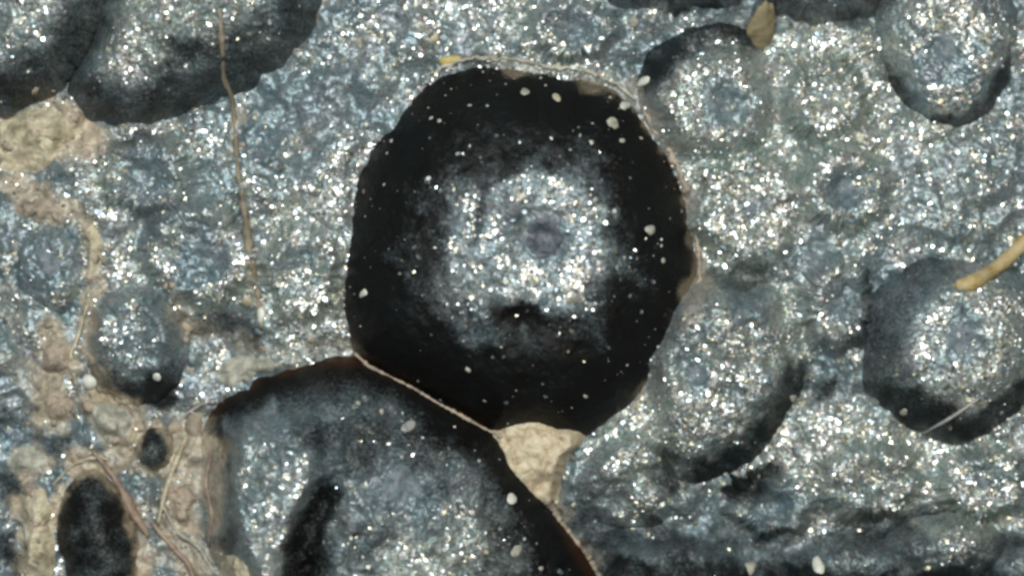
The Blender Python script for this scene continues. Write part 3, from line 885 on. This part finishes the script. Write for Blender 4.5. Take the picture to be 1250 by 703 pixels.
# ------------------------------------------------------------------ grains and flakes resting on the surfaces
def grain(label, px, py, rx, ry, rot, mat=M_GRAIN, name='pale_grain', cat='grain', group='pale grains', hz=None, seed=1, taper=0.0, sink=.6):
    nu, nv = (36, 20) if rx > 15 else (16, 10)
    r = np.random.default_rng(seed + int(px) * 7 + int(py))
    u = np.linspace(0, 2 * np.pi, nu, endpoint=False); v = np.linspace(-np.pi / 2, np.pi / 2, nv)
    U, V = np.meshgrid(u, v, indexing='ij')
    k = 1 + .10 * np.sin(2 * U + r.uniform(0, 6)) * np.cos(V) + .07 * np.sin(3 * U + r.uniform(0, 6)) * np.cos(V) + .05 * np.sin(4 * V + r.uniform(0, 6))
    k = k * (1 + .16 * fbm(np.cos(U) * np.cos(V) * 2 + px, np.sin(U) * np.cos(V) * 2 + np.sin(V) * 1.7 + py, .9, 3, 5))
    lx = k * np.cos(V) * np.cos(U); ly = k * np.cos(V) * np.sin(U); lz = np.sin(V)
    ly = ly * (1 - taper * lx)
    rx, ry = rx / 122, ry / 122
    hz = hz / 100 if hz else min(rx, ry) * .8
    ca, sa = math.cos(math.radians(rot)), math.sin(math.radians(rot))
    X, Y, Z = at(px, py)
    e = .03
    xs = np.array([X + e, X - e, X, X]); ys = np.array([Y, Y, Y + e, Y - e]); zs = surf(xs, ys)
    sx = float(np.clip((zs[0] - zs[1]) / (2 * e), -2, 2)); sy = float(np.clip((zs[2] - zs[3]) / (2 * e), -2, 2))
    x = lx * rx * ca - ly * ry * sa; y = lx * rx * sa + ly * ry * ca
    z = lz * hz + hz * (1 - sink) + x * sx + y * sy
    co = np.stack([x, y, z], -1).reshape(-1, 3)
    q = grid_faces(nu, nv, True)
    me = mesh_np(name, co, q.ravel(), np.arange(len(q)) * 4, mat)
    o = link(name, me, None, (X, Y, Z + .005))
    tag(o, label, cat, group)
    return o


grain('olive tan spindle shaped flake standing at the top between two black lobe edges', 931, 33, 42, 20, 78, M_OLIVE, 'olive_flake', 'flake', None, hz=14, taper=.3, sink=.45)
grain('bright yellow grain on the top rim of the large black dome', 549, 74, 15, 9, 10, M_YELLOW, 'yellow_grain', 'grain', None, hz=5)
grain('small orange grain touching the bright yellow grain', 530, 48, 9, 6, 60, M_TAN)
grain('bean shaped cream grain outside the upper right rim of the large dome', 786, 99, 11, 6, 42)
grain('round white grain on the brown flank of the big lower dome', 625, 607, 7.5, 7.5, 0)
grain('yellowish grain low on the brown flank of the big lower dome', 630, 669, 9, 8, 40, M_PALE)
grain('oval cream grain on the bottom edge', 998, 689, 9, 11.5, 20)
grain('greenish white flake on the bottom edge among dark lumps', 918, 697, 12, 9, 60, M_PALE)
grain('white elongated grain at the left rim of the large dome', 445, 358, 6.5, 5, 40)
grain('pearly grain near the upper right rim of the large dome', 747, 152, 8, 9, 10, M_PALE)
grain('glassy grain on the upper right rim of the large dome', 763, 129, 8, 7, 30)
grain('oval pale grain high on the black upper flank of the large dome', 641, 114, 5.5, 7, 70, M_PALE)
grain('yellowish grain on the upper flank, right of the oval pale grain', 679, 121, 5, 7.5, 20, M_TAN)
grain('tan dusty grain on the right flank of the large dome', 792, 282, 7, 8, 10, M_DUST)
grain('cream grain in the hollow left of the broken crust', 108, 466, 10, 13, -35)
grain('round cream grain at the lower end of the brown thread', 301, 368, 8, 8, 0, M_TAN)
grain('upright cream grain beside the lower end of the brown thread', 318, 384, 7, 11, 0)
grain('white round grain in front of the black underside at left', 192, 460, 6, 7, 0)
grain('small round pale grain right of the white round grain', 229, 452, 7, 6, 30, M_PALE)
grain('cream grain in the dark gap between the bulging bump and the half round dome', 971, 487, 7, 5, -30, M_PALE)
grain('pale grain on the dark underside of the half round dome', 1103, 503, 5.5, 5, 0, M_PALE)
grain('pale grain above the arched black rim, near the top', 773, 27, 7, 8, 10, M_PALE)
grain('pale elongated grain in the crust near the top left of the large dome', 437, 52, 6, 9, 20, M_PALE)
grain('flat grey flake on the black shoulder of the big lower dome', 500, 518, 12, 7, 20, M_GREYFIB, hz=3)

# ------------------------------------------------------------------ glitter: tiny faceted crystals, uncountable
print('mounds', len(MOUNDS))


def crystal_arrays(x, y, z, nx, ny, nz, size, r_, pal=0):
    n = len(x); k = 5
    nrm = np.stack([nx, ny, nz], -1) + TILT * r_.standard_normal((n, 3)); nrm /= np.linalg.norm(nrm, axis=1)[:, None]
    ref = np.stack([r_.standard_normal(n), r_.standard_normal(n), np.zeros(n)], -1)
    t = np.cross(nrm, ref); t /= np.linalg.norm(t, axis=1)[:, None]; b = np.cross(nrm, t)
    a = np.linspace(0, 2 * np.pi, k, endpoint=False)[None] + .25 * r_.standard_normal((n, k))
    el = r_.uniform(.65, 1.35, n)[:, None]
    c = np.cos(a) * el; s = np.sin(a) / el
    c0 = np.stack([x, y, z], -1)
    top = c0[:, None] + size[:, None, None] * (c[..., None] * t[:, None] + s[..., None] * b[:, None] + .55 * nrm[:, None])
    bot = c0[:, None] + size[:, None, None] * (1.45 * c[..., None] * t[:, None] + 1.45 * s[..., None] * b[:, None] - .7 * nrm[:, None])
    co = np.concatenate([top, bot], 1).reshape(-1, 3)
    base = (np.arange(n) * 2 * k)[:, None]
    ng = base + np.arange(k)[None]
    i = np.arange(k); j = (i + 1) % k
    qd = np.stack([i, i + k, j + k, j], -1).reshape(1, -1) + base
    loops = np.concatenate([ng, qd], 1).ravel()
    st1 = np.concatenate([[0], k + 4 * np.arange(k)])
    starts = (np.arange(n)[:, None] * (k + 4 * k) + st1[None]).ravel()
    pick = r_.random(n); v = r_.uniform(.35, .9, n)
    tint = np.where((pick < .26)[:, None], np.array([[1.0, .96, .76]]), np.where((pick < .40)[:, None], np.array([[.80, .95, 1.0]]), np.where((pick < .47)[:, None], np.array([[1.0, .86, .84]]), np.array([[.97, .98, .94]]))))
    tint = np.repeat(tint * v[:, None], 2 * k, axis=0)
    return co, loops, starts, tint


TILT = .27
ncand = 510000
cx_ = rng.uniform(-8.0, 8.0, ncand); cy_ = rng.uniform(-5.0, 5.0, ncand)
zz = ground_low(cx_, cy_); own = np.full(ncand, -1)
for i, (m, r) in enumerate(MOUNDS):
    k = np.hypot(cx_ - m.cx, cy_ - m.cy) < float(m.rr.max()) * 1.02
    s = m.s(cx_[k], cy_[k]); zm = np.where(s < .985, m.low(cx_[k], cy_[k], s), -9)
    up = zm > zz[k]
    idx = np.nonzero(k)[0][up]
    zz[idx] = zm[up]; own[idx] = i
e = .02
sx = (surf(cx_ + e, cy_) - surf(cx_ - e, cy_)) / (2 * e); sy = (surf(cx_, cy_ + e) - surf(cx_, cy_ - e)) / (2 * e)
den = glitter_map(cx_, cy_) * (1 - .9 * tan_map(cx_, cy_))
cov = np.where(own >= 0, 1 - dark_patch_map(cx_, cy_), 1 - dark_patch_map(cx_, cy_, False))
for i, (m, r) in enumerate(MOUNDS):
    k = own == i
    if not k.any(): continue
    if r is None:
        cov[k] = .04
    elif m.coverf is not None:
        cov[k] = np.clip(m.coverf(cx_[k], cy_[k], m.s(cx_[k], cy_[k])), 0, 1)
kmain = own == 0
if kmain.any():
    X, Y = P(663, 293)
    d = np.hypot(cx_ - X, cy_ - Y)
    fine = .3 + 1.5 * np.clip(fbm(cx_, cy_, .25, 2, 12) + .15, 0, 1.2)
    den = np.where(kmain, 1.0 * fine * sstep(.25, .42, d), den)
    gold = np.hypot(cx_ - float(P(610, 350)[0]), cy_ - float(P(610, 350)[1]))
den = den * np.clip(cov, 0, 1) ** 2.6 + .004
slope = np.hypot(sx, sy)
den = den / (1 + (slope / .80) ** 4)
keep = rng.random(ncand) < den * .72
cx_, cy_, zz, own, sx, sy = (a[keep] for a in (cx_, cy_, zz, own, sx, sy))
size = np.clip(rng.lognormal(math.log(.0145), .38, len(cx_)), .008, .032)
gr = granules(cx_, cy_)
nl = np.sqrt(1 + sx ** 2 + sy ** 2)
print('crystals', len(cx_))
for i in range(-1, len(MOUNDS)):
    k = own == i
    if k.sum() < 3 or (i >= 0 and MOUNDS[i][1] is None): continue
    co, loops, starts, tint = crystal_arrays(cx_[k], cy_[k], zz[k] + gr[k] * .8 + size[k] * .3, -sx[k] / nl[k], -sy[k] / nl[k], 1 / nl[k], size[k], np.random.default_rng(100 + i))
    if i < 0:
        o = link('glitter_crystals', mesh_np('glitter_crystals', co, loops, starts, M_CRYS, False, {'tint': tint}))
        o['kind'] = 'stuff'; o['label'] = 'tiny silvery crystals glittering all over the grey crust'
    else:
        m, r = MOUNDS[i]
        co = co - np.array([[m.cx, m.cy, 0]])
        o = link('crystals', mesh_np('crystals', co, loops, starts, M_CRYS, False, {'tint': tint}), r)
        o['kind'] = 'stuff'

# fine pale dust on the two black domes
SPK = [(523, 133), (527, 146), (537, 150), (590, 88), (617, 104), (660, 95), (595, 132), (574, 131), (560, 190), (551, 110), (705, 158), (707, 168), (722, 153), (758, 173), (782, 169), (771, 200), (812, 229),
       (817, 267), (473, 188), (470, 226), (478, 172), (440, 398), (572, 450), (626, 482), (592, 488), (714, 483), (765, 445), (808, 318), (806, 300), (760, 315), (510, 465), (620, 517), (640, 88), (690, 98), (666, 105),
       (555, 84), (607, 118), (745, 119), (468, 500), (407, 468), (440, 490), (372, 486), (365, 490), (492, 512), (540, 550), (650, 590), (655, 660), (600, 660), (610, 560), (660, 690), (596, 590), (585, 560), (580, 548), (640, 655)]
xs, ys = P([p[0] for p in SPK], [p[1] for p in SPK])
ex = rng.uniform(-2, 2.1, 420); ey = rng.uniform(-3.5, 2.7, 420)
k = (main_m.s(ex, ey) < .96) | (lower_m.s(ex, ey) < .95)
k &= fbm(ex, ey, .5, 2, 71) > -.1
xs = np.concatenate([xs, ex[k]]); ys = np.concatenate([ys, ey[k]])
sz = np.concatenate([np.clip(rng.lognormal(math.log(.0145), .45, len(SPK)), .007, .030), rng.uniform(.004, .009, int(k.sum()))])
z = surf(xs, ys)
ax = (surf(xs + e, ys) - surf(xs - e, ys)) / (2 * e); ay = (surf(xs, ys + e) - surf(xs, ys - e)) / (2 * e)
nl = np.sqrt(1 + ax ** 2 + ay ** 2)
co, loops, starts, tint = crystal_arrays(xs, ys, z + sz * .4, -ax / nl, -ay / nl, 1 / nl, sz, np.random.default_rng(5))
d = link('pale_dust', mesh_np('pale_dust', co, loops, starts, M_DUST, True))
d['kind'] = 'stuff'; d['label'] = 'pale dust specks scattered on the two large black domes'

# crumbs of tan residue, lying thick where the residue is
tx = rng.uniform(-6.5, 1.5, 9000); ty = rng.uniform(-3.9, 3.0, 9000)
k = rng.random(9000) < .22 * np.clip(tan_map(tx, ty) - .25, 0, 1) * (tx < -2.2) + .04 * (tan_map(tx, ty) > .4)
for m_ in (main_m, lower_m, pit_m, kn):
    k &= m_.s(tx, ty) > 1.03
tx, ty = tx[k], ty[k]
sz = np.clip(rng.lognormal(math.log(.030), .45, len(tx)), .012, .075)
z = surf(tx, ty)
ax = (surf(tx + e, ty) - surf(tx - e, ty)) / (2 * e); ay = (surf(tx, ty + e) - surf(tx, ty - e)) / (2 * e)
nl = np.sqrt(1 + ax ** 2 + ay ** 2)
TILT = .6
co, loops, starts, tint = crystal_arrays(tx, ty, z + granules(tx, ty) * .8 + sz * .1, -ax / nl, -ay / nl, 1 / nl, sz, np.random.default_rng(6))
d = link('tan_crumbs', mesh_np('tan_crumbs', co, loops, starts, M_PINK, True))
d['kind'] = 'stuff'; d['label'] = 'tan and brown crumbs strewn over the residue at left'
